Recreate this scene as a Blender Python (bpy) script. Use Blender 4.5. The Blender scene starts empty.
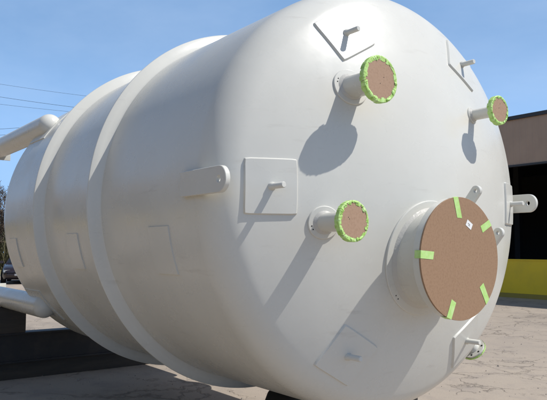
import bpy, bmesh, math, random
from mathutils import Vector, Matrix
random.seed(7)
sc = bpy.context.scene
C = bpy.context.collection
PI = math.pi
def R(d): return math.radians(d)

# ------------------------------------------------------------------ camera
cam_d = bpy.data.cameras.new('camera'); cam = bpy.data.objects.new('camera', cam_d); C.objects.link(cam)
cam_d.sensor_width = 36; cam_d.lens = 646.2 / 547 * 36; cam_d.clip_start = .05; cam_d.clip_end = 3000
CAM = Vector((3.373, -3.478, 1.70))
psi, pit, roll = R(36.907), R(4.312), .00346
fw = Vector((-math.cos(psi)*math.cos(pit), math.sin(psi)*math.cos(pit), math.sin(pit)))
r0 = fw.cross(Vector((0, 0, 1))).normalized(); u0 = r0.cross(fw)
rt = r0*math.cos(roll) + u0*math.sin(roll); up = -r0*math.sin(roll) + u0*math.cos(roll)
M = Matrix((rt, up, -fw)).transposed().to_4x4(); M.translation = CAM
cam.matrix_world = M
sc.camera = cam

# ------------------------------------------------------------------ sky, sun, exposure
SUN = Vector((.470, .375, .797)).normalized()
w = bpy.data.worlds.new('World'); sc.world = w; w.use_nodes = True
nt = w.node_tree; nt.nodes.clear()
def wn(t, **k):
    n = nt.nodes.new(t)
    for a, b in k.items(): setattr(n, a, b)
    return n
sky = wn('ShaderNodeTexSky', sky_type='NISHITA', sun_disc=False, sun_elevation=math.asin(SUN.z), sun_rotation=math.atan2(SUN.x, SUN.y))
sky.air_density = 1.0; sky.dust_density = 1.1; sky.ozone_density = 1.6; sky.altitude = 200
bg = wn('ShaderNodeBackground'); out = wn('ShaderNodeOutputWorld'); bg.inputs[1].default_value = .085
tc = wn('ShaderNodeTexCoord'); mp = wn('ShaderNodeMapping')
mp.inputs['Scale'].default_value = (1.2, 2.6, 5.5); mp.inputs['Rotation'].default_value = (0, .25, .5)
ns = wn('ShaderNodeTexNoise'); ns.inputs['Scale'].default_value = 1.6; ns.inputs['Detail'].default_value = 7; ns.inputs['Roughness'].default_value = .58
rp = wn('ShaderNodeValToRGB'); rp.color_ramp.elements[0].position = .36; rp.color_ramp.elements[1].position = .95
rp.color_ramp.elements[0].color = (0, 0, 0, 1); rp.color_ramp.elements[1].color = (.24, .24, .24, 1)
# horizon haze thinning upward, the same all round, plus thin cirrus
sx = wn('ShaderNodeSeparateXYZ'); hz = wn('ShaderNodeValToRGB'); hz.color_ramp.interpolation = 'EASE'
e = hz.color_ramp.elements; e[0].position = 0; e[0].color = (.8, .8, .8, 1); e[1].position = 1; e[1].color = (0, 0, 0, 1)
for p_, v_ in ((.10, .74), (.34, .45), (.62, .08)):
    q_ = e.new(p_); q_.color = (v_, v_, v_, 1)
hm = wn('ShaderNodeMix', data_type='RGBA'); hm.inputs[7].default_value = (4.3, 8.0, 14.2, 1)
mx = wn('ShaderNodeMix', data_type='RGBA'); mx.inputs[7].default_value = (9.4, 11.2, 14.0, 1)
L = nt.links.new
L(tc.outputs['Generated'], mp.inputs[0]); L(mp.outputs[0], ns.inputs[0]); L(ns.outputs[0], rp.inputs[0])
L(tc.outputs['Generated'], sx.inputs[0]); L(sx.outputs[2], hz.inputs[0]); L(hz.outputs[0], hm.inputs[0]); L(sky.outputs[0], hm.inputs[6])
L(rp.outputs[0], mx.inputs[0]); L(hm.outputs[2], mx.inputs[6]); L(mx.outputs[2], bg.inputs[0]); L(bg.outputs[0], out.inputs[0])
sd = bpy.data.lights.new('sun', 'SUN'); sd.energy = 4.45; sd.angle = R(.53); sd.color = (1, .965, .915)
so = bpy.data.objects.new('sun', sd); C.objects.link(so); so.rotation_euler = SUN.to_track_quat('Z', 'Y').to_euler()
so.location = (6, 5, 12)
sc.view_settings.view_transform = 'Standard'; sc.view_settings.look = 'None'; sc.view_settings.gamma = 1
sc.view_settings.exposure = 0.0
sc.view_settings.use_curve_mapping = False

# ------------------------------------------------------------------ materials
MATS = {}
def mat(name, col, rough=.5, metal=0, spec=.5, var=None, bump=None, rvar=0, coat=0):
    """var=(scale, colour2, lo, hi[, stretch]) patches of a second colour; bump=(scale, strength, distance)"""
    m = bpy.data.materials.new(name); m.use_nodes = True; t = m.node_tree; b = t.nodes['Principled BSDF']
    b.inputs['Base Color'].default_value = (*col, 1); b.inputs['Roughness'].default_value = rough
    b.inputs['Metallic'].default_value = metal; b.inputs['Specular IOR Level'].default_value = spec
    b.inputs['Coat Weight'].default_value = coat; b.inputs['Coat Roughness'].default_value = .12
    co = t.nodes.new('ShaderNodeTexCoord')
    if var:
        mpn = t.nodes.new('ShaderNodeMapping'); mpn.inputs['Scale'].default_value = var[4] if len(var) > 4 else (1, 1, 1)
        n = t.nodes.new('ShaderNodeTexNoise'); n.inputs['Scale'].default_value = var[0]; n.inputs['Detail'].default_value = 6; n.inputs['Roughness'].default_value = .6
        rr = t.nodes.new('ShaderNodeMapRange'); rr.inputs[1].default_value = var[2]; rr.inputs[2].default_value = var[3]
        x = t.nodes.new('ShaderNodeMix'); x.data_type = 'RGBA'; x.inputs[6].default_value = (*col, 1); x.inputs[7].default_value = (*var[1], 1)
        t.links.new(co.outputs['Object'], mpn.inputs[0]); t.links.new(mpn.outputs[0], n.inputs[0]); t.links.new(n.outputs[0], rr.inputs[0])
        t.links.new(rr.outputs[0], x.inputs[0]); t.links.new(x.outputs[2], b.inputs['Base Color'])
        if rvar:
            q = t.nodes.new('ShaderNodeMapRange'); q.inputs[3].default_value = rough; q.inputs[4].default_value = rough + rvar
            t.links.new(rr.outputs[0], q.inputs[0]); t.links.new(q.outputs[0], b.inputs['Roughness'])
    if bump:
        prev = None
        for sc_, st, di in (bump if isinstance(bump[0], tuple) else (bump,)):
            n = t.nodes.new('ShaderNodeTexNoise'); n.inputs['Scale'].default_value = sc_; n.inputs['Detail'].default_value = 3
            bp = t.nodes.new('ShaderNodeBump'); bp.inputs['Strength'].default_value = st; bp.inputs['Distance'].default_value = di
            t.links.new(co.outputs['Object'], n.inputs[0]); t.links.new(n.outputs[0], bp.inputs['Height'])
            if prev: t.links.new(prev.outputs[0], bp.inputs['Normal'])
            prev = bp
        t.links.new(prev.outputs[0], b.inputs['Normal'])
    MATS[name] = m
    return m
def paint_mat(name, col, dust, scuff, rough, spec):
    m = bpy.data.materials.new(name); m.use_nodes = True; t = m.node_tree; b = t.nodes['Principled BSDF']; K = t.links.new
    co = t.nodes.new('ShaderNodeTexCoord')
    def noise(s, d=5, ro=.6, st=(1, 1, 1), rot=(0, 0, 0)):
        mpn = t.nodes.new('ShaderNodeMapping'); mpn.inputs['Scale'].default_value = st; mpn.inputs['Rotation'].default_value = rot
        n = t.nodes.new('ShaderNodeTexNoise'); n.inputs['Scale'].default_value = s; n.inputs['Detail'].default_value = d; n.inputs['Roughness'].default_value = ro
        K(co.outputs['Object'], mpn.inputs[0]); K(mpn.outputs[0], n.inputs[0]); return n.outputs[0]
    def rng(src, a, c, lo=0, hi=1):
        q = t.nodes.new('ShaderNodeMapRange'); q.inputs[1].default_value = a; q.inputs[2].default_value = c; q.inputs[3].default_value = lo; q.inputs[4].default_value = hi
        K(src, q.inputs[0]); return q.outputs[0]
    def mix(f, a, c):
        x = t.nodes.new('ShaderNodeMix'); x.data_type = 'RGBA'; K(f, x.inputs[0])
        for s_, v in ((6, a), (7, c)):
            if isinstance(v, tuple): x.inputs[s_].default_value = (*v, 1)
            else: K(v, x.inputs[s_])
        return x.outputs[2]
    c = mix(rng(noise(.9, 6), .38, .72), col, dust)                                # broad uneven spray coats
    c = mix(rng(noise(9, 7, .7), .52, .80, 0, .35), c, dust)                       # mottled dust
    c = mix(rng(noise(2.2, 5, .65, (1, 1, 7), (.35, 0, 0)), .63, .74, 0, .45), c, scuff)   # wiped smears
    c = mix(rng(noise(26, 6, .75, (.25, 1, 3), (.6, .2, 0)), .69, .76, 0, .5), c, scuff)   # small scuffs
    K(c, b.inputs['Base Color'])
    K(rng(noise(2.4, 6), .3, .75, rough - .04, rough + .14), b.inputs['Roughness']); b.inputs['Specular IOR Level'].default_value = spec
    prev = None
    for sc_, st, di in ((1.2, .38, .013), (4.5, .12, .006), (90, .05, .0015)):
        bp = t.nodes.new('ShaderNodeBump'); bp.inputs['Strength'].default_value = st; bp.inputs['Distance'].default_value = di
        K(noise(sc_, 3), bp.inputs['Height'])
        if prev: K(prev.outputs[0], bp.inputs['Normal'])
        prev = bp
    K(prev.outputs[0], b.inputs['Normal'])
    return m
PAINT = paint_mat('tank_paint', (.645, .635, .58), (.595, .585, .53), (.49, .47, .42), .235, .32)
PAINT_SHELL = PAINT
WELD = mat('weld_paint', (.52, .505, .46), .38, bump=(45, .6, .004))
PLY = mat('hardboard', (.33, .205, .122), .6, spec=.35, var=(70, (.27, .164, .096), .45, .75), rvar=.15, bump=((160, .15, .001), (9, .1, .003)))
PLY2 = mat('plywood_cover', (.40, .262, .175), .65, spec=.3, var=(75, (.33, .21, .135), .46, .75), bump=(90, .12, .001))
TAPE = mat('green_tape', (.44, .70, .20), .55, var=(30, (.55, .76, .32), .4, .7))
TAPE_D = mat('green_tape_folded', (.30, .52, .09), .6, var=(40, (.50, .72, .24), .38, .6))
PAPER = mat('paper', (.80, .80, .78), .6)
INK = mat('ink', (.04, .04, .05), .6)
DARK = mat('dark_hole', (.02, .02, .02), .8)
STEEL = mat('dark_steel', (.018, .017, .017), .6, var=(6, (.035, .028, .024), .45, .7), bump=(30, .2, .004))
RUBBER = mat('black_rubber', (.014, .014, .014), .6, bump=(40, .3, .004))
TIMBER = mat('dark_timber', (.04, .033, .027), .8, var=(9, (.07, .055, .04), .4, .7, (1, .15, 1)), bump=(25, .4, .006))
FASCIA = mat('brown_cladding', (.42, .28, .185), .6, var=(.8, (.36, .24, .16), .4, .7), bump=(8, .1, .004))
TRIM = mat('roof_trim', (.03, .027, .025), .5)
YELLOW = mat('yellow_paint', (.85, .58, .018), .5, var=(1.3, (.72, .50, .025), .42, .75), bump=(10, .1, .004))
INTERIOR = mat('interior_shade', (.012, .012, .013), .8)  # near-black colour puts the open bay's deep shade into its surfaces
CONC = mat('plain_concrete', (.30, .27, .24), .85)
CARP = mat('car_paint', (.016, .010, .014), .35, coat=.5, metal=0)
GLASS = mat('car_glass', (.01, .014, .018), .05, spec=.8)
CHROME = mat('chrome', (.6, .6, .6), .2, metal=1)
LAMP = mat('headlight_lens', (.35, .37, .38), .1, spec=.8)
TYRE = mat('tyre', (.015, .015, .015), .8)
BARK = mat('bark', (.10, .078, .06), .9, bump=(12, .5, .02))
TWIG = mat('twigs', (.135, .10, .072), .9)
TWIG2 = mat('twigs_budding', (.125, .115, .06), .9)
POLE = mat('pole_wood', (.11, .085, .065), .85)
WIRE = mat('wire', (.05, .055, .06), .6)
GRAV = mat('stone_chips', (.34, .30, .26), .9, var=(3, (.2, .18, .16), .4, .6))
GRASS = mat('dry_grass', (.16, .135, .06), .95, var=(.6, (.10, .10, .035), .4, .65), bump=(2, .6, .1))

def ground_mat():
    m = bpy.data.materials.new('cracked_concrete'); m.use_nodes = True; t = m.node_tree; b = t.nodes['Principled BSDF']
    N = lambda ty: t.nodes.new(ty); K = t.links.new
    co = N('ShaderNodeTexCoord')
    def noise(s, d=5, src=None, ro=.6):
        n = N('ShaderNodeTexNoise'); n.inputs['Scale'].default_value = s; n.inputs['Detail'].default_value = d; n.inputs['Roughness'].default_value = ro
        K(src or co.outputs['Object'], n.inputs[0]); return n
    def rng(src, a, c, lo=0, hi=1):
        q = N('ShaderNodeMapRange'); q.inputs[1].default_value = a; q.inputs[2].default_value = c; q.inputs[3].default_value = lo; q.inputs[4].default_value = hi
        K(src, q.inputs[0]); return q.outputs[0]
    def mix(f, a, c):
        x = N('ShaderNodeMix'); x.data_type = 'RGBA'
        K(f, x.inputs[0])
        for s, v in ((6, a), (7, c)):
            if isinstance(v, tuple): x.inputs[s].default_value = (*v, 1)
            else: K(v, x.inputs[s])
        return x.outputs[2]
    def math_(op, a, c):
        x = N('ShaderNodeMath'); x.operation = op
        for i, v in enumerate((a, c)):
            if isinstance(v, (int, float)): x.inputs[i].default_value = v
            else: K(v, x.inputs[i])
        return x.outputs[0]
    dist = noise(1.7, 6)
    vm = N('ShaderNodeVectorMath'); vm.operation = 'SCALE'; vm.inputs['Scale'].default_value = .9
    sb = N('ShaderNodeVectorMath'); sb.operation = 'SUBTRACT'; sb.inputs[1].default_value = (.5, .5, .5)
    ad = N('ShaderNodeVectorMath'); ad.operation = 'ADD'
    K(dist.outputs['Color'], sb.inputs[0]); K(sb.outputs[0], vm.inputs[0]); K(co.outputs['Object'], ad.inputs[0]); K(vm.outputs[0], ad.inputs[1])
    def crack(s, wd, thr):
        v = N('ShaderNodeTexVoronoi'); v.feature = 'DISTANCE_TO_EDGE'; v.inputs['Scale'].default_value = s
        K(ad.outputs[0], v.inputs['Vector'])
        e = rng(v.outputs['Distance'], 0, wd, 1, 0)
        mk = rng(noise(.45 * s + .2, 4).outputs[0], thr, thr + .08)
        return math_('MULTIPLY', e, mk)
    c1 = crack(.32, .012, .38); c2 = crack(1.1, .03, .50); c3 = crack(3.2, .05, .60)
    cr = math_('MAXIMUM', c1, math_('MAXIMUM', c2, math_('MULTIPLY', c3, .7)))
    base = mix(rng(noise(.35, 6).outputs[0], .35, .7), (.43, .36, .285), (.355, .30, .245))
    base = mix(rng(noise(2.6, 8).outputs[0], .48, .72), base, (.33, .28, .235))
    spall = rng(noise(5.5, 9, ad.outputs[0], .72).outputs[0], .62, .70)
    spm = rng(noise(.5, 3).outputs[0], .50, .62)
    sp = math_('MULTIPLY', spall, spm)
    base = mix(math_('MULTIPLY', sp, .55), base, (.17, .15, .13))
    base = mix(rng(noise(55, 3).outputs[0], .35, .75, 0, .35), base, (.22, .2, .18))
    base = mix(math_('MULTIPLY', cr, .52), base, (.10, .085, .07))
    st = math_('MULTIPLY', rng(noise(.22, 5, ad.outputs[0]).outputs[0], .54, .66), rng(noise(3.4, 7).outputs[0], .3, .7))
    base = mix(math_('MULTIPLY', st, .55), base, (.15, .135, .12))                 # old oil and dirt stains
    dr = rng(noise(1.3, 8, ad.outputs[0], .75).outputs[0], .60, .68)
    base = mix(math_('MULTIPLY', dr, .45), base, (.20, .18, .155))                 # dark scatter of grit
    K(base, b.inputs['Base Color']); b.inputs['Roughness'].default_value = .9; b.inputs['Specular IOR Level'].default_value = .25
    h = math_('SUBTRACT', math_('MULTIPLY', noise(40, 4).outputs[0], .25), math_('ADD', cr, math_('MULTIPLY', sp, .6)))
    bp = N('ShaderNodeBump'); bp.inputs['Strength'].default_value = .6; bp.inputs['Distance'].default_value = .015
    K(h, bp.inputs['Height']); K(bp.outputs[0], b.inputs['Normal'])
    return m
GROUND = ground_mat()

# ------------------------------------------------------------------ helpers
def tag(o, label=None, cat=None, group=None, kind=None):
    for k, v in (('label', label), ('category', cat), ('group', group), ('kind', kind)):
        if v: o[k] = v
    return o
def mesh(name, V, F, m, parent=None, smooth=None, loc=None):
    me = bpy.data.meshes.new(name); me.from_pydata([tuple(v) for v in V], [], F); me.update()
    bm = bmesh.new(); bm.from_mesh(me); bmesh.ops.recalc_face_normals(bm, faces=bm.faces); bm.to_mesh(me); bm.free()
    if smooth:
        for p in me.polygons: p.use_smooth = True
        me.set_sharp_from_angle(angle=R(smooth))
    me.materials.append(m)
    o = bpy.data.objects.new(name, me); C.objects.link(o)
    if loc: o.location = loc
    if parent: o.parent = parent
    return o
def empty(name, loc=(0, 0, 0), rz=0):
    o = bpy.data.objects.new(name, None); C.objects.link(o); o.location = loc; o.rotation_euler = (0, 0, rz); return o
def bevel(o, wd, seg=2):
    bm = bmesh.new(); bm.from_mesh(o.data)
    es = [e for e in bm.edges if len(e.link_faces) == 2 and e.calc_face_angle() > .6]
    bmesh.ops.bevel(bm, geom=es, offset=wd, segments=seg, affect='EDGES', profile=.6); bm.to_mesh(o.data); bm.free()
    for p in o.data.polygons: p.use_smooth = True
    o.data.set_sharp_from_angle(angle=R(35)); return o
def boxd(a, b):
    V = [(x, y, z) for x in (a[0], b[0]) for y in (a[1], b[1]) for z in (a[2], b[2])]
    return V, [(0, 1, 3, 2), (4, 6, 7, 5), (0, 4, 5, 1), (2, 3, 7, 6), (0, 2, 6, 4), (1, 5, 7, 3)]
def box(name, a, b, m, parent=None, bv=0):
    o = mesh(name, *boxd(a, b), m, parent)
    return bevel(o, bv) if bv else o
class MB:
    def __init__(s): s.V = []; s.F = []
    def add(s, V, F):
        n = len(s.V); s.V += [tuple(v) for v in V]; s.F += [tuple(i + n for i in f) for f in F]; return s
    def box(s, a, b): return s.add(*boxd(a, b))
    def tube(s, P, Rr, n=6, cap=True):
        P = [Vector(p) for p in P]; rings = []; V = []; F = []
        for i, p in enumerate(P):
            d = (P[min(i + 1, len(P) - 1)] - P[max(i - 1, 0)]).normalized()
            a = d.cross(Vector((0, 0, 1)) if abs(d.z) < .9 else Vector((1, 0, 0))).normalized(); b = d.cross(a)
            r = Rr[i] if isinstance(Rr, (list, tuple)) else Rr
            V += [p + r * (a * math.cos(2*PI*k/n) + b * math.sin(2*PI*k/n)) for k in range(n)]
        for i in range(len(P) - 1):
            for k in range(n): F.append((i*n + k, i*n + (k+1) % n, (i+1)*n + (k+1) % n, (i+1)*n + k))
        if cap: F.append(tuple(range(n))); F.append(tuple((len(P)-1)*n + k for k in range(n)))
        return s.add(V, F)
    def build(s, name, m, parent=None, smooth=None): return mesh(name, s.V, s.F, m, parent, smooth)
def revolve(prof, n=96, closed=False, org=(0, 0, 0), ax=Vector((1, 0, 0))):
    """profile of (along axis, radius) turned about axis through org"""
    ax = Vector(ax).normalized()
    a = ax.cross(Vector((0, 0, 1))).normalized() if abs(ax.z) < .95 else Vector((0, 1, 0)); b = ax.cross(a)
    org = Vector(org); V = []; F = []; idx = []
    for x, r in prof:
        if r < 1e-6: idx.append([len(V)] * n); V.append(org + ax * x)
        else:
            idx.append(list(range(len(V), len(V) + n)))
            V += [org + ax * x + r * (a * math.cos(2*PI*k/n) + b * math.sin(2*PI*k/n)) for k in range(n)]
    m = len(prof)
    for i in range(m if closed else m - 1):
        A, B = idx[i], idx[(i + 1) % m]
        for k in range(n):
            q = []
            for v in (A[k], A[(k+1) % n], B[(k+1) % n], B[k]):
                if v not in q: q.append(v)
            if len(q) > 2: F.append(tuple(q))
    return V, F

# ------------------------------------------------------------------ ground
g = 220
mesh('ground', [(-g, -g, 0), (g, -g, 0), (g, g, 0), (-g, g, 0)], [(0, 1, 2, 3)], GROUND)['kind'] = 'structure'
# dry verge under the tree line, far left of the picture
ve = [(-120, -40, .004), (-42, -22, .004), (-37, 12, .004), (-40, 70, .004), (-120, 90, .004)]
mesh('verge', ve, [tuple(range(5))], GRASS)['kind'] = 'structure'

# ------------------------------------------------------------------ the tank
RT, ZC = 1.524, 2.068
RK, RC, XD = .29, 2.95, -.01   # knuckle and crown radii, where the head starts
XA, XB, XE, HR = -1.519, -2.912, -4.278, .098
AL = math.asin((RT - RK) / (RC - RK)); XCC = -(RC - RK) * math.cos(AL)
def dome_profile(nk=16, nc=48):
    P = [(XD + RK * math.sin(q), RT - RK + RK * math.cos(q)) for q in [i * (PI/2 - AL) / nk for i in range(nk + 1)]]
    return P + [(XD + XCC + RC * math.cos(q), RC * math.sin(q)) for q in [AL * (1 - i / nc) for i in range(1, nc + 1)]]
DOME = dome_profile()
def dome_at(y, z):
    """point and normal on the head's outside, tank coordinates"""
    rho = math.hypot(y, z)
    if rho < RC * math.sin(AL):
        x = XCC + math.sqrt(RC*RC - rho*rho); n = Vector((x - XCC, y, z)).normalized(); x += XD
    else:
        d = min(rho - (RT - RK), RK); x = math.sqrt(max(RK*RK - d*d, 0)); n = Vector((x, y/rho*d, z/rho*d)).normalized(); x += XD
    return Vector((x, y, z)), n
T = empty('storage_tank', (0, 0, ZC))
tag(T, 'large off-white cylindrical steel tank lying on its side with domed head', 'tank')
mesh('head', *revolve(DOME, 224), PAINT, T, 50)
farP = [(XE - (x - XD), r) for x, r in dome_profile(8, 14)]
mesh('far_head', *revolve(farP, 128), PAINT_SHELL, T, 50)
for a, b in ((XD, XA), (XA, XB), (XB, XE)):
    mesh('shell_course', *revolve([(a, RT), (a * .5 + b * .5, RT), (b, RT)], 224), PAINT_SHELL, T, 50)
for x in (XA, XB):
    mesh('stiffener_ring', *revolve([(x + .046, RT - .003), (x + .038, RT + .003), (x + .030, RT + .012), (x + .016, RT + .048), (x + .001, RT + HR - .004), (x - .003, RT + HR), (x - .017, RT + HR), (x - .02, RT + HR - .003), (x - .02, RT - .004)], 224), PAINT, T, 50)
def seam(x, wd=.011, hh=.0035):
    n = 300; prof = [(-wd, -.001), (-wd * .5, hh * .8), (0, hh), (wd * .5, hh * .8), (wd, -.001)]
    mesh('weld_seam', *revolve([(x + a, RT + b) for a, b in prof], 224), WELD, T, 60)
# longitudinal seam on the first course
def long_seam(x0, x1, ang):
    V = []; F = []; n = 40; c, s = math.cos(R(ang)), math.sin(R(ang))
    for i in range(n + 1):
        x = x0 + (x1 - x0) * i / n
        for tt, hh in ((-.010, -.001), (-.004, .003), (.004, .003), (.010, -.001)):
            r = RT + hh; V.append((x, r*c - tt*s, r*s + tt*c))
    for i in range(n):
        for k in range(3): F.append((i*4 + k, i*4 + k + 1, i*4 + k + 5, i*4 + k + 4))
    mesh('weld_seam', V, F, WELD, T, 60)

def dome_patch(name, m, uv, thick, parent, n=12):
    """curved plate on the head with a welded, sloping edge; uv(i,j in 0..1) -> (y,z)"""
    st = [0, .022] + [.022 + .956*i/(n - 2) for i in range(1, n - 2)] + [.978, 1]; N = len(st); top = []
    for i in range(N):
        for j in range(N):
            y, z = uv(st[i], st[j]); p, nn = dome_at(y, z); edge = i in (0, N-1) or j in (0, N-1)
            top.append(p + nn * (.004 if edge else thick))
    V = list(top); F = []; K = N*N
    for i in range(N - 1):
        for j in range(N - 1): a = i*N + j; F.append((a, a+1, a+N+1, a+N))
    rim = [j for j in range(N)] + [i*N + N-1 for i in range(1, N)] + [(N-1)*N + j for j in range(N-2, -1, -1)] + [i*N for i in range(N-2, 0, -1)]
    c = top[K//2]
    for k in rim:
        y, z = top[k].y, top[k].z; d = Vector((0, y - c.y, z - c.z)).normalized()*.003
        p, nn = dome_at(y + d.y, z + d.z); V.append(p - nn*.003)
    for k in range(len(rim)):
        k2 = (k + 1) % len(rim); F.append((rim[k], rim[k2], K + k2, K + k))
    return mesh(name, V, F, m, parent, 28)
def sq2(u, v, half, cr=.03):
    a, b = 2*u - 1, 2*v - 1
    q = min(abs(a), abs(b)); k = 1 - cr * (q ** 14)
    return a * half * k, b * half * k
# six square pads with pins, 60 degrees apart round the head
for k, ang in enumerate((180, 120, 60, 0, 300, 240)):
    er = Vector((math.cos(R(ang)), math.sin(R(ang)))); et = Vector((-er.y, er.x))
    def uv(u, v, er=er, et=et):
        a, b = sq2(u, v, 1)
        p = er * (1.205 + a * .148) + et * (b * .168)
        return p.x, p.y
    pad = dome_patch('mounting_pad', PAINT, uv, .0135, T)
    p, nn = dome_at(er.x * 1.205, er.y * 1.205)
    pr = .0185
    mesh('pin', *revolve([(-.01, pr + .006), (.010, pr + .006), (.018, pr), (.112, pr), (.117, pr - .004), (.117, 0)], 24, org=p + nn * .012), PAINT, pad, 40)

def dome_ring(name, cy, cz, ri, ro, thick, m, parent, n=64):
    V = []; F = []
    for k in range(n):
        c, s = math.cos(2*PI*k/n), math.sin(2*PI*k/n)
        for r, o in ((ri, thick), (ro - .004, thick), (ro, thick - .004), (ro + .001, -.004)):
            p, nn = dome_at(cy + r*c, cz + r*s); V.append(p + nn * o)
    for k in range(n):
        a, b = k*4, ((k+1) % n)*4
        for j in range(3): F.append((a+j, a+j+1, b+j+1, b+j))
    return mesh(name, V, F, m, parent, 40)
def disc(name, org, ax, r, t, m, parent, n=64, ch=.002):
    return mesh(name, *revolve([(0, 0), (0, r), (t - ch, r), (t, r - ch), (t, 0)], n, org=org, ax=ax), m, parent, 35)
def tape_wrap(org, ax, r, back, front, parent, n=44, inner=.86):
    """overlapping short strips of masking tape folded over the rim of a covered flange"""
    ax = Vector(ax); a = ax.cross(Vector((0, 0, 1))).normalized(); b = ax.cross(a); org = Vector(org); mb = MB(); mb2 = MB()
    for k in range(n):
        t0 = 2*PI*(k + random.uniform(-.3, .3))/n; wd = 2*PI/n*random.uniform(.5, .95)
        ri = r * (inner + random.uniform(-.07, .06)); lay = .0004 + .0012*random.random(); tw = random.uniform(-.14, .14)
        cr = random.uniform(-.002, .004)*(r/.14)
        rows = [(-back - random.uniform(-.004, .006), r + .0010 + lay), (-back*.4, r + .0012 + lay), (front - .001, r + .0012 + lay), (front + .0008 + lay, r - .002), (front + .0008 + lay + max(cr, 0), (r + ri)/2), (front + .0006 + lay*.6, ri)]
        V = []
        for j, (x, rr) in enumerate(rows):
            for q in (-1, -.35, .2, 1):
                wob = (cr if q == -.35 else (-cr*.3 if q == .2 else 0)) * (1 if j > 2 else .4)
                th = t0 + wd*q*(1 if j < 4 else 1.12) + tw*max(0, j - 3)*.35
                rq = rr + (random.uniform(-.05, .05)*r*.4 if j == 5 else 0)
                V.append(org + ax*(x + (max(wob, 0) if j > 2 else 0)) + (rq + (max(wob, 0) if j <= 2 else 0))*(a*math.cos(th) + b*math.sin(th)))
        (mb if k % 3 else mb2).add(V, [(j*4 + q, j*4 + q + 1, j*4 + q + 5, j*4 + q + 4) for j in range(5) for q in range(3)])
    for q, m_ in ((mb, TAPE_D), (mb2, TAPE)): tag(q.build('tape_wrap', m_, parent), kind='stuff')
def hole_dots(parent, pts):
    for p, n in pts: mesh('weep_hole', *revolve([(0, 0), (0, .0042), (.0012, .0042), (.0012, 0)], 12, org=p, ax=n), DARK, parent)

def nozzle(cy, cz, ln, rf, rn, rp, wh):
    p, nn = dome_at(cy, cz); x0 = p.x; x1 = x0 + ln
    lo = -.12
    nk = mesh('nozzle', *revolve([(lo, rn), (ln - .075, rn), (ln - .035, rn * 1.35), (ln - .03, rn * 1.35)], 48, org=p), PAINT, T, 40)
    dome_ring('reinforcing_pad', cy, cz, rn * .96, rp, .012, PAINT, nk)
    # fillet weld
    V = []; F = []; n = 48
    for k in range(n):
        c, s = math.cos(2*PI*k/n), math.sin(2*PI*k/n)
        pa, na = dome_at(cy + rn*c, cz + rn*s); pb, nb = dome_at(cy + (rn+.013)*c, cz + (rn+.013)*s)
        V += [pa + Vector((.026, 0, 0)), (pa + pb) / 2 + Vector((.020, 0, 0)), pb + nb * .0122]
    for k in range(n):
        a, b = k*3, ((k+1) % n)*3
        F += [(a, a+1, b+1, b), (a+1, a+2, b+2, b+1)]
    mesh('weld_bead', V, F, WELD, nk, 60)
    disc('flange', (x1 - .032, cy, cz), (1, 0, 0), rf - .004, .026, PAINT, nk)
    disc('cover', (x1 - .006, cy, cz), (1, 0, 0), rf, .008, PLY2, nk)
    tape_wrap((x1 - .004, cy, cz), (1, 0, 0), rf, .024, .006, nk)
    for k in range(2):
        t = random.uniform(0, 6.28); rr = rf * random.uniform(.1, .55)
        mesh('nail_hole', *revolve([(0, 0), (0, .0026), (.0009, .0026), (.0009, 0)], 8, org=(x1 + .002, cy + rr*math.cos(t), cz + rr*math.sin(t))), DARK, nk)
    dots = []
    for t in wh:
        q, qn = dome_at(cy + (rp*.80)*math.cos(R(t)), cz + (rp*.80)*math.sin(R(t))); dots.append((q + qn*.012, qn))
    hole_dots(nk, dots)
nozzle(-.661, .656, .260, .143, .074, .118, (150, 164))
nozzle(-.893, -.209, .257, .118, .058, .100, (196, 212))
nozzle(.544, .624, .236, .103, .040, .062, ())

# manway
MY, MZ = -.070, -.425
p, nn = dome_at(MY, MZ); X0 = p.x; ML = .260
mw = mesh('manway', *revolve([(-.16, .315), (ML - .07, .315), (ML - .062, .319)], 96, org=p), PAINT, T, 40)
dome_ring('reinforcing_pad', MY, MZ, .305, .378, .014, PAINT, mw, 96)
V = []; F = []; n = 96
for k in range(n):
    c, s = math.cos(2*PI*k/n), math.sin(2*PI*k/n)
    pa, na = dome_at(MY + .315*c, MZ + .315*s); pb, nb = dome_at(MY + .333*c, MZ + .333*s)
    V += [pa + Vector((.034, 0, 0)), (pa + pb)/2 + Vector((.024, 0, 0)), pb + nb * .0142]
for k in range(n):
    a, b = k*3, ((k+1) % n)*3; F += [(a, a+1, b+1, b), (a+1, a+2, b+2, b+1)]
mesh('weld_bead', V, F, WELD, mw, 60)
disc('flange', (X0 + ML - .062, MY, MZ), (1, 0, 0), .386, .050, PAINT, mw, 128, .004)
disc('cover', (X0 + ML - .011, MY, MZ), (1, 0, 0), .3885, .011, PLY, mw, 128, .001)
XF = X0 + ML
def strip(ang, r_in, skew, over=True, wd=.024):
    """a short piece of tape from the cover's face over its rim"""
    t = R(ang); e = Vector((0, math.cos(t), math.sin(t))); f = Vector((0, -math.sin(t), math.cos(t))); o = Vector((XF, MY, MZ)); rim = .3892
    V = []
    rows = [(.0012, r_in, skew), (.002, (r_in + rim)/2, skew*.5), (.0016, rim, 0), (-.012, rim + .0018, 0)]
    if over: rows.append((-.045, rim + .0012, -skew*.2))
    for i, (x, rr, sk) in enumerate(rows):
        for q in (-1, 1): V.append(o + Vector((x, 0, 0)) + e*(rr + (.004*q if i == 0 else 0)) + f*(sk + wd*q))
    F = [(2*i, 2*i+1, 2*i+3, 2*i+2) for i in range(len(rows)-1)]
    s = mesh('tape_strip', V, F, TAPE, mw)
for a, ri, sk in ((97, .255, -.02), (37, .285, .02), (176, .27, 0), (250, .275, .012), (313, .265, .03)): strip(a, ri, sk)
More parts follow.
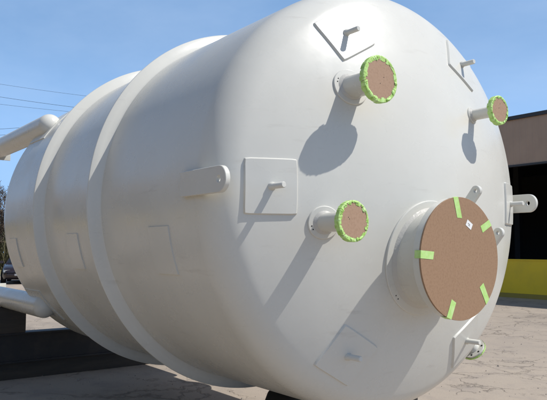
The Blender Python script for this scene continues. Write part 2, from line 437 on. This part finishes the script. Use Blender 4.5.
# paper sticker with two lines of print
def flat_quad(name, y, z, w_, h_, rot, x, m, parent):
    c, s = math.cos(R(rot)), math.sin(R(rot)); V = []
    for a, b in ((-1, -1), (1, -1), (1, 1), (-1, 1)): V.append((x, y + a*w_/2*c - b*h_/2*s, z + a*w_/2*s + b*h_/2*c))
    return mesh(name, V, [(0, 1, 2, 3)], m, parent)
flat_quad('sticker', MY + .085, MZ + .215, .062, .042, -30, XF + .0015, PAPER, mw)
flat_quad('sticker_print', MY + .082, MZ + .219, .022, .003, -30, XF + .0022, INK, mw)
flat_quad('sticker_print', MY + .083, MZ + .209, .014, .003, -30, XF + .0022, INK, mw)
# weep holes in the manway pad
dots = []
for t in (222, 227):
    q, qn = dome_at(MY + .355*math.cos(R(t)), MZ + .355*math.sin(R(t))); dots.append((q + qn*.014, qn))
hole_dots(mw, dots)

def lug_plate(name, length, half, hole_r, thick, m, parent, mat4):
    """plate along +x with a round end and a through hole; local xz plane, thickness along y"""
    n = 40; cx = length - half; V = []; F = []
    outl = []; hol = []
    for k in range(n):
        t = 2*PI*k/n; c, s = math.cos(t), math.sin(t)
        if c >= 0: outl.append((cx + half*c, half*s))
        else:
            # project on to the rectangle behind the round end
            k1 = half / abs(s) if abs(s) > 1e-6 else 1e9; k2 = cx / abs(c); q = min(k1, k2); outl.append((cx + q*c, q*s))
        hol.append((cx + hole_r*c, hole_r*s))
    # true corners
    for sgn in (1, -1):
        tgt = (0, sgn*half); i = min(range(n), key=lambda i: (outl[i][0]-tgt[0])**2 + (outl[i][1]-tgt[1])**2); outl[i] = tgt
    for y in (-thick/2, thick/2):
        V += [(x, y, z) for x, z in outl] + [(x, y, z) for x, z in hol]
    for k in range(n):
        j = (k+1) % n
        F += [(k, j, n+j, n+k), (2*n+k, 3*n+k, 3*n+j, 2*n+j), (k, 2*n+k, 2*n+j, j), (n+k, n+j, 3*n+j, 3*n+k)]
    o = mesh(name, [mat4 @ Vector(v) for v in V], F, m, parent)
    return bevel(o, .003, 1)
for s in (-1, 1):
    lug_plate('lifting_lug', .525, .077, .019, .032, PAINT, T, Matrix.Translation((-.150, s * (RT + .017), .024)))
for (bx, by, bz) in ((.655, .205, -.075), (.715, .36, -.355)):
    ang = R(50)
    m4 = Matrix.Translation((bx, by, bz)) @ Matrix.Rotation(-ang, 4, 'Y')
    lug_plate('hinge_lug', .165, .036, .0125, .03, PAINT, mw, m4)

# nozzle on the lower far side of the shell, back of its flange toward the viewer
an = R(-45); ed = Vector((0, math.cos(an), math.sin(an))); o5 = Vector((-.045, 0, 0))
n5 = mesh('nozzle', *revolve([(RT - .02, .045), (RT + .13, .045), (RT + .16, .060), (RT + .167, .060)], 40, org=o5, ax=ed), PAINT, T, 40)
mesh('flange', *revolve([(RT + .165, 0), (RT + .165, .101), (RT + .187, .101), (RT + .187, 0)], 48, org=o5, ax=ed), PAINT, n5, 35)
disc('cover', o5 + ed * (RT + .1875), ed, .103, .008, PLY2, n5)
tape_wrap(o5 + ed * (RT + .189), ed, .103, .008, .008, n5, 34)
a_ = ed.cross(Vector((0, 0, 1))).normalized(); b_ = ed.cross(a_)
for k in range(8):
    t = 2*PI*(k + .5)/8
    mesh('bolt_hole', *revolve([(0, 0), (0, .009), (.002, .009), (.002, 0)], 14, org=o5 + ed*(RT + .1642) + (a_*math.cos(t) + b_*math.sin(t))*.083, ax=ed), DARK, n5)

# thin plates on the shell side
def shell_pad(x0, x1, a0, a1, t=.010):
    n = 10; V = []; F = []
    for i in range(n + 1):
        a = R(a0 + (a1 - a0)*i/n)
        for x in (x0, x1):
            for r in (RT + t, RT - .004): V.append((x, r*math.cos(a), r*math.sin(a)))
    for i in range(n):
        a, b = 4*i, 4*i + 4
        F += [(a, a+2, b+2, b), (a, b, b+1, a+1), (a+2, a+3, b+3, b+2)]
    F += [(0, 1, 3, 2), (4*n, 4*n+2, 4*n+3, 4*n+1)]
    mesh('shell_plate', V, F, PAINT_SHELL, T, 40)
shell_pad(-.672, -.378, 188.4, 200.6); shell_pad(-2.292, -2.026, 189.2, 201); shell_pad(-4.13, -3.87, 190, 202)

# pipe legs, welded along the far end of the shell
RL = .128
for ang in (139, 221, 41, -41):
    cy, cz = 1.545*math.cos(R(ang)), 1.545*math.sin(R(ang))
    prof = [(-3.80 + .0, 0)] + [(-3.80 - RL*(1 - math.cos(q)), RL*math.sin(q)) for q in [i*PI/2/10 for i in range(1, 11)]] + [(-6.10, RL)]
    lg = mesh('leg', *revolve([(x, r) for x, r in prof], 40, org=(0, cy, cz)), PAINT_SHELL, T, 50)
    d = .155
    fp = box('foot_plate', (-6.125, cy - d, cz - d), (-6.10, cy + d, cz + d), PAINT, lg, .004)
    # wear plate between leg and shell
    V = []; F = []; n = 12
    for i in range(n + 1):
        a = R(ang - 8 + 16*i/n)
        for x in (-3.74, XE + .01):
            for r in (RT + .010, RT - .004): V.append((x, r*math.cos(a), r*math.sin(a)))
    for i in range(n):
        a, b = 4*i, 4*i + 4; F += [(a, a+2, b+2, b), (a, b, b+1, a+1), (a+2, a+3, b+3, b+2)]
    F += [(0, 1, 3, 2), (4*n, 4*n+2, 4*n+3, 4*n+1)]
    mesh('wear_plate', V, F, PAINT_SHELL, lg, 40)

# ------------------------------------------------------------------ supports
def rounded_beam(name, x, y0, y1, hw, top, label, cat, rr=.09):
    """rubber-faced cradle beam across the tank with rounded corners"""
    prof = []
    for cx, cz, q0 in ((hw - rr, top - rr, 0), (-hw + rr, top - rr, 90), (-hw + .02, .02, 180), (hw - .02, .02, 270)):
        r = rr if cz > .1 else .02
        for i in range(7): t = R(q0 + 15*i); prof.append((cx + r*math.cos(t), cz + r*math.sin(t)))
    cz0 = top*.5; V = []; F = []; m = len(prof)
    ys = [(y0, .55), (y0 + .03, .76), (y0 + .09, .91), (y0 + .2, 1), (y1 - .34, 1), (y1 - .19, .90), (y1 - .08, .74), (y1 - .02, .56), (y1, .36)]
    for y, s in ys: V += [(x + a*s, y, max(b*s if b > .1 else b, 0)) for a, b in prof]
    for i in range(len(ys) - 1):
        for k in range(m): F.append((i*m + k, i*m + (k+1) % m, (i+1)*m + (k+1) % m, (i+1)*m + k))
    F += [tuple(range(m)), tuple((len(ys)-1)*m + k for k in range(m))]
    o = mesh(name, V, F, RUBBER, None, 40)
    return tag(o, label, cat, 'cradle beams under the tank')
rounded_beam('cradle_beam', -1.02, -.20, 1.52, .2, ZC - RT + .004, 'black rubber-faced cradle beam under the near end of the tank', 'support')
# dark steel beam carrying the tank legs
ib = empty('steel_beam', (-5.5, -1.5, 0)); tag(ib, 'long dark steel beam crossing under the pipe legs of the tank', 'beam')
yb0, yb1, zb0, zb1 = -3.6, 2.5, .215, .60
box('top_flange', (-.11, yb0, zb1 - .025), (.11, yb1, zb1), STEEL, ib, .003)
box('bottom_flange', (-.11, yb0, zb0), (.11, yb1, zb0 + .025), STEEL, ib, .003)
box('web', (.055, yb0, zb0 + .025), (.075, yb1, zb1 - .025), STEEL, ib)
t_ = box('shade_filler', (-5.60, -5.0, 0), (-5.455, 1.05, .216), TIMBER, None, .01); tag(t_, 'dark timber filler added under the steel beam to stand in for shade', 'timber')  # added to cover the sunlit strip below the beam, reads as shade
lz = ZC - 1.545*math.sin(R(41)) - RL
tb = box('timber_block', (-5.62, -1.62, .60), (-5.39, -.93, lz + .004), TIMBER, None, .012)
tag(tb, 'dark timber block wedged between steel beam and lower pipe leg', 'block')
tb = box('timber_block', (-5.62, .90, .60), (-5.39, 1.45, lz + .004), TIMBER, None, .012)
tag(tb, 'dark timber block hidden under the far pipe leg', 'block')

# ------------------------------------------------------------------ warehouse
WH, OT, YT, WD = 6.45, 4.72, 1.32, 16.0
PLINTH = mat('plinth_dark', (.33, .24, .04), .7)
def warehouse(WX0, WX1, WY, rz, label):
    """long shed with its open front toward local -y"""
    wx = (WX0 + WX1)/2; L0, L1 = WX0 - wx, WX1 - wx
    W = empty('warehouse', (wx, WY, 0), rz); tag(W, label, 'building')
    V = []; x = L0; prof = []
    while x < L1:
        prof += [(x, 0), (x + .16, 0), (x + .185, -.010), (x + .225, -.010), (x + .25, 0)]; x += .25
    for a, d in prof: V += [(a, d, OT), (a, d, WH)]
    mesh('fascia', V, [(2*i, 2*i+2, 2*i+3, 2*i+1) for i in range(len(prof) - 1)], FASCIA, W)
    box('fascia_backing', (L0, .02, OT), (L1, .18, WH - .02), FASCIA, W)
    box('roof_edge', (L0 - .05, -.09, WH - .10), (L1 + .05, .15, WH + .03), TRIM, W)
    box('lintel', (L0, -.04, OT - .07), (L1, .18, OT), TRIM, W)
    box('lower_wall', (L0, -.02, .16), (L1, .13, YT), YELLOW, W)
    box('wall_cap', (L0, -.045, YT), (L1, .15, YT + .04), YELLOW, W)
    box('plinth', (L0, -.035, 0), (L1, .13, .158), PLINTH, W)
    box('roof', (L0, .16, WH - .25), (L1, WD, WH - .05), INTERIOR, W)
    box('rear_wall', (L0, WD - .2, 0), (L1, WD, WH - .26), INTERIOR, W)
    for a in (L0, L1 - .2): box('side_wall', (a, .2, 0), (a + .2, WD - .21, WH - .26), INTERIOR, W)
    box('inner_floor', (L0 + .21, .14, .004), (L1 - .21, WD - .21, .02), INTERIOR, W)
    xx = L0 + 3
    while xx < L1:
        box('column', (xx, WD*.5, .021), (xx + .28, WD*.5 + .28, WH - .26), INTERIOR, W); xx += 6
warehouse(-30.0, 12.0, 17.2, 0, 'brown-clad warehouse with dark open bay above a yellow lower wall')
# its twin across the yard: the yellow and brown streaks mirrored in the tank's side
warehouse(-44.0, 3.0, -12.0, PI, 'twin brown and yellow warehouse across the yard, seen only mirrored in the tank')

# ------------------------------------------------------------------ parked car
def make_car(loc, rz):
    t = empty('parked_car', loc, rz); tag(t, 'dark parked saloon car beyond the lower tank leg', 'car')
    # body sections along x (front = +x): (x, half width, z bottom, z belt)
    S = [(-2.25, .70, .42, .78), (-2.15, .80, .28, .93), (-1.7, .87, .20, .98), (-.9, .89, .18, .97), (.2, .89, .18, .96), (.95, .88, .18, .94), (1.5, .86, .19, .86), (2.0, .80, .22, .76), (2.2, .70, .30, .66), (2.27, .60, .40, .58)]
    V = []; F = []
    for x, hw, zb, zt in S:
        sec = [(-hw*.92, zb), (-hw, zb + .14), (-hw, zt - .16), (-hw*.95, zt - .04), (-hw*.80, zt), (0, zt + .03), (hw*.80, zt), (hw*.95, zt - .04), (hw, zt - .16), (hw, zb + .14), (hw*.92, zb)]
        V += [(x, a, b) for a, b in sec]
    m = 11
    for i in range(len(S) - 1):
        for k in range(m): F.append((i*m + k, i*m + (k+1) % m, (i+1)*m + (k+1) % m, (i+1)*m + k))
    F += [tuple(range(m)), tuple((len(S)-1)*m + k for k in range(m))]
    body = mesh('body', V, F, CARP, t, 35)
    # cabin
    def ring(z, xf, xr, hw): return [(xf, -hw*.9, z), (xf, hw*.9, z), (xr, hw*.9, z), (xr, -hw*.9, z)]
    A = ring(.93, 1.05, -1.75, .86); B = ring(1.36, .25, -1.05, .66); Cc = ring(1.43, .05, -.85, .56)
    mesh('roof', B + Cc, [(0, 1, 5, 4), (1, 2, 6, 5), (2, 3, 7, 6), (3, 0, 4, 7), (4, 5, 6, 7)], CARP, body)
    mesh('cabin', A + B, [(0, 1, 5, 4), (1, 2, 6, 5), (2, 3, 7, 6), (3, 0, 4, 7)], CARP, body)
    def pane(name, q, e=.012):
        q = [Vector(v) for v in q]; c = sum(q, Vector()) / 4; n = (q[1]-q[0]).cross(q[2]-q[0]).normalized()
        if n.dot(c - Vector((-.3, 0, 1.0))) < 0: n = -n
        q = [c + (v - c) * .9 + n * e for v in q]
        mesh(name, q, [(0, 1, 2, 3)], GLASS, t)
    A = [Vector(v) for v in A]; B = [Vector(v) for v in B]
    pane('windscreen', (A[0], A[1], B[1], B[0])); pane('rear_window', (A[2], A[3], B[3], B[2]))
    for i, j in ((1, 2), (3, 0)):
        lo = lambda f: A[i].lerp(A[j], f); hi = lambda f: B[i].lerp(B[j], f)
        pane('side_window', (lo(.08), lo(.5), hi(.5), hi(.08))); pane('side_window', (lo(.5), lo(.9), hi(.9), hi(.5)))
    for x in (1.38, -1.38):
        for s in (-1, 1):
            wh = mesh('wheel', *revolve([(0, .20), (0, .29), (.03, .315), (.17, .315), (.2, .29), (.2, .20)], 32, org=(x, s*.71 - (.0 if s > 0 else .2) + (0 if s > 0 else .0), .315), ax=(0, 1, 0)), TYRE, t, 40)
            wh.location = (0, 0, 0)
            mesh('rim', *revolve([(0, 0), (0, .06), (.02, .20), (-.03, .215)], 24, org=(x, s*.905, .315), ax=(0, s, 0)), CHROME, wh, 40)
            # dark wheel arch
            mesh('arch', *revolve([(0, .10), (0, .37)], 28, org=(x, s*.893, .33), ax=(0, s, 0)), TYRE, body)
    for s in (-1, 1):
        mesh('headlight', *boxd((1.95, s*.60 - .14, .56), (2.205, s*.60 + .14, .665)), LAMP, t)
        mesh('mirror', *boxd((.75, s*.98 - .09, .95), (.87, s*.98 + .09, 1.07)), CARP, t)
    box('bumper', (2.16, -.62, .36), (2.30, .62, .50), CARP, t, .03)
    box('number_plate', (2.301, -.25, .40), (2.306, .25, .49), CHROME, t)
    return t
qc = CAM + 31 * (fw + (6.4 - 273.5)/646.2 * rt)
make_car((qc.x - 1.023, qc.y + 1.224, 0.004), R(-20))

# ------------------------------------------------------------------ bare trees
def tree(name, label, loc, h, seed, tm):
    rnd = random.Random(seed); t = empty(name, loc); tag(t, label, 'tree', 'bare trees beyond the yard')
    tr = MB(); cr = MB()
    def grow(p, d, ln, r, lv):
        P = [p]; q = p.copy(); dd = d.copy()
        for i in range(4):
            dd = (dd + Vector((rnd.gauss(0, .12), rnd.gauss(0, .12), rnd.gauss(.03, .06)))).normalized(); q = q + dd * ln/4; P.append(q.copy())
        rr = [r*(1 - .5*i/4) for i in range(5)]
        (tr if lv < 2 else cr).tube(P, rr, 6 if lv == 0 else (4 if lv < 3 else 3), False)
        if lv == 4: return
        nb = (13, 7, 6, 6)[lv]
        for k in range(nb):
            f = rnd.uniform(.3, 1) if lv else rnd.uniform(.12, 1)
            b = P[0].lerp(P[-1], f) if False else P[min(int(f*4), 3)].lerp(P[min(int(f*4)+1, 4)], f*4 - int(f*4) if f < 1 else 1)
            a = rnd.uniform(0, 6.28); sp = rnd.uniform(.45, 1.0)
            e = Vector((math.cos(a), math.sin(a), 0)); nd = (dd * math.cos(sp) + e * math.sin(sp) + Vector((0, 0, .12))).normalized()
            grow(b, nd, ln * rnd.uniform(.42, .62), max(r * .45, .016), lv + 1)
    grow(Vector((0, 0, 0)), Vector((rnd.gauss(0, .04), rnd.gauss(0, .04), 1)).normalized(), h*.62, h*.018, 0)
    tr.build('trunk', BARK, t, 60); cr.build('crown', tm, t)
tl = [((-4, 52), 6.4, 'brown bare tree at the left picture edge beyond the parked car'),
      ((9, 56), 6.2, 'brown bare tree beside the tank edge, beyond the parked car'),
      ((-40, 50), 6.8, 'bare tree left of the picture edge, nearer the yard'),
      ((-90, 55), 7.4, 'tall bare tree far out beyond the left picture edge'),
      ((3, 63), 7.0, 'grey-brown bare tree farthest back behind the parked car'),
      ((40, 58), 6.6, 'bare tree hidden behind the tank, far beyond the car'),
      ((-14, 47), 5.4, 'low bushy bare tree in front of the tree line')]
for i, ((px, dd), h, lb) in enumerate(tl):
    q = CAM + dd * (fw + (px - 273.5)/646.2 * rt)
    tree('bare_tree', lb, (q.x, q.y, 0), h, 31 + i, TWIG if i % 2 == 0 else TWIG2)
# tangled brush at the foot of the trees
rb = random.Random(5); mb = MB()
for i in range(7000):
    x = rb.uniform(-66, -49); y = rb.uniform(-14, 16); h = rb.uniform(.6, 3.4); a = rb.uniform(0, 6.28); l = rb.uniform(.1, .6)
    q = Vector((math.cos(a)*l*h, math.sin(a)*l*h, h)); s = Vector((math.sin(a), -math.cos(a), 0)) * rb.uniform(.02, .06)
    b = Vector((x, y, 0)); mid = b + q*.55 + Vector((0, 0, .15*h))
    mb.add([b - s, b + s, mid + s, mid - s, b + q], [(0, 1, 2, 3), (3, 2, 4)])
    for k in range(3):
        a2 = rb.uniform(0, 6.28); e = mid + Vector((math.cos(a2)*.5, math.sin(a2)*.5, rb.uniform(.1, .6)))*h*.4
        mb.add([mid, mid + s, e], [(0, 1, 2)])
br = mb.build('brush', TWIG2); tag(br, 'tangled brown brush at the foot of the bare trees', 'brush', kind='stuff')

# ------------------------------------------------------------------ power line
FPX = 646.2
def at(px, py, depth): return CAM + depth * (fw + (px - 273.5)/FPX * rt + (200 - py)/FPX * up)
D = 62
pa = at(172, 250, D); pb = at(-150, 250, D)
# (height at far pole, height at near pole) from the slope of each wire
ws = [((0, 78), (95, 93)), ((0, 93), (79, 105.5)), ((0, 102), (64, 110)), ((0, 121.5), (66, 117)), ((0, 130), (37, 128)), ((0, 137), (16, 135.5))]
names = ['topmost overhead wire sagging to the right', 'overhead wire, second from the top, sagging to the right', 'faint overhead wire, third from the top', 'overhead wire, third from the bottom, rising to the right', 'overhead wire, second from the bottom, just above the upper tank leg', 'lowest overhead wire, meeting the upper tank leg']
za = []; zb = []
dirw = (pb - pa); dirw.z = 0; perp = Vector((-dirw.y, dirw.x, 0)).normalized()
for i, ((x0, y0), (x1, y1)) in enumerate(ws):
    sl = (y1 - y0)/(x1 - x0)
    A = at(172, y0 + sl*172*(.9 if i < 3 else 1), D); B = at(-150, y0 - sl*150, D)
    off = perp * ((i % 3) - 1) * 1.1
    A = A + off; B = B + off; za.append(A.z); zb.append(B.z)
    P = []
    for k in range(25):
        f = k/24; q = A.lerp(B, f); q.z -= .5 * 4*f*(1-f); P.append(q)
    m_ = MB().tube(P, .011 if i in (0, 2) else .015, 5); o = m_.build('power_line', WIRE, None, 60); tag(o, names[i], 'wire', 'overhead power lines')
for (px, zz, lb, e) in ((pa, za, 'wooden utility pole standing hidden behind the tank', 0), (pb, zb, 'wooden utility pole left of the picture edge', 1)):
    t = empty('utility_pole', (px.x, px.y, 0)); tag(t, lb, 'utility pole', 'utility poles')
    top = max(zz) + .5
    MB().tube([(0, 0, 0), (0, 0, top)], [.2, .12], 12).build('pole', POLE, t, 60)
    for lv in ((zz[:3]), (zz[3:])):
        z = sum(lv)/3 - .1
        c = MB(); c.tube([tuple(-perp*1.4 + Vector((0, 0, z))), tuple(perp*1.4 + Vector((0, 0, z)))], .08, 6); c.build('crossarm', POLE, t)
        for j, zq in enumerate(lv):
            b = perp*((j - 1)*1.1); MB().tube([tuple(b + Vector((0, 0, z))), tuple(b + Vector((0, 0, zq)))], .035, 6).build('insulator', WIRE, t)

# ------------------------------------------------------------------ loose stone chips on the concrete
rb = random.Random(9); mb = MB()
for i in range(2600):
    d = rb.uniform(5.5, 26); px = rb.uniform(-60, 640); q = CAM + d*(fw + (px - 273.5)/FPX*rt); s = rb.uniform(.004, .016) * (1 if rb.random() < .93 else 1.8)
    a = rb.uniform(0, 6.28); c = Vector((q.x, q.y, 0))
    pts = [c + Vector((math.cos(a + k*2.1)*s*rb.uniform(.7, 1.3), math.sin(a + k*2.1)*s*rb.uniform(.7, 1.3), -.001)) for k in range(3)] + [c + Vector((0, 0, s*rb.uniform(.5, 1)))]
    mb.add(pts, [(0, 1, 3), (1, 2, 3), (2, 0, 3)])
o = mb.build('stone_chips', GRAV); tag(o, 'small loose stone chips scattered over the cracked concrete', 'stones', kind='stuff')
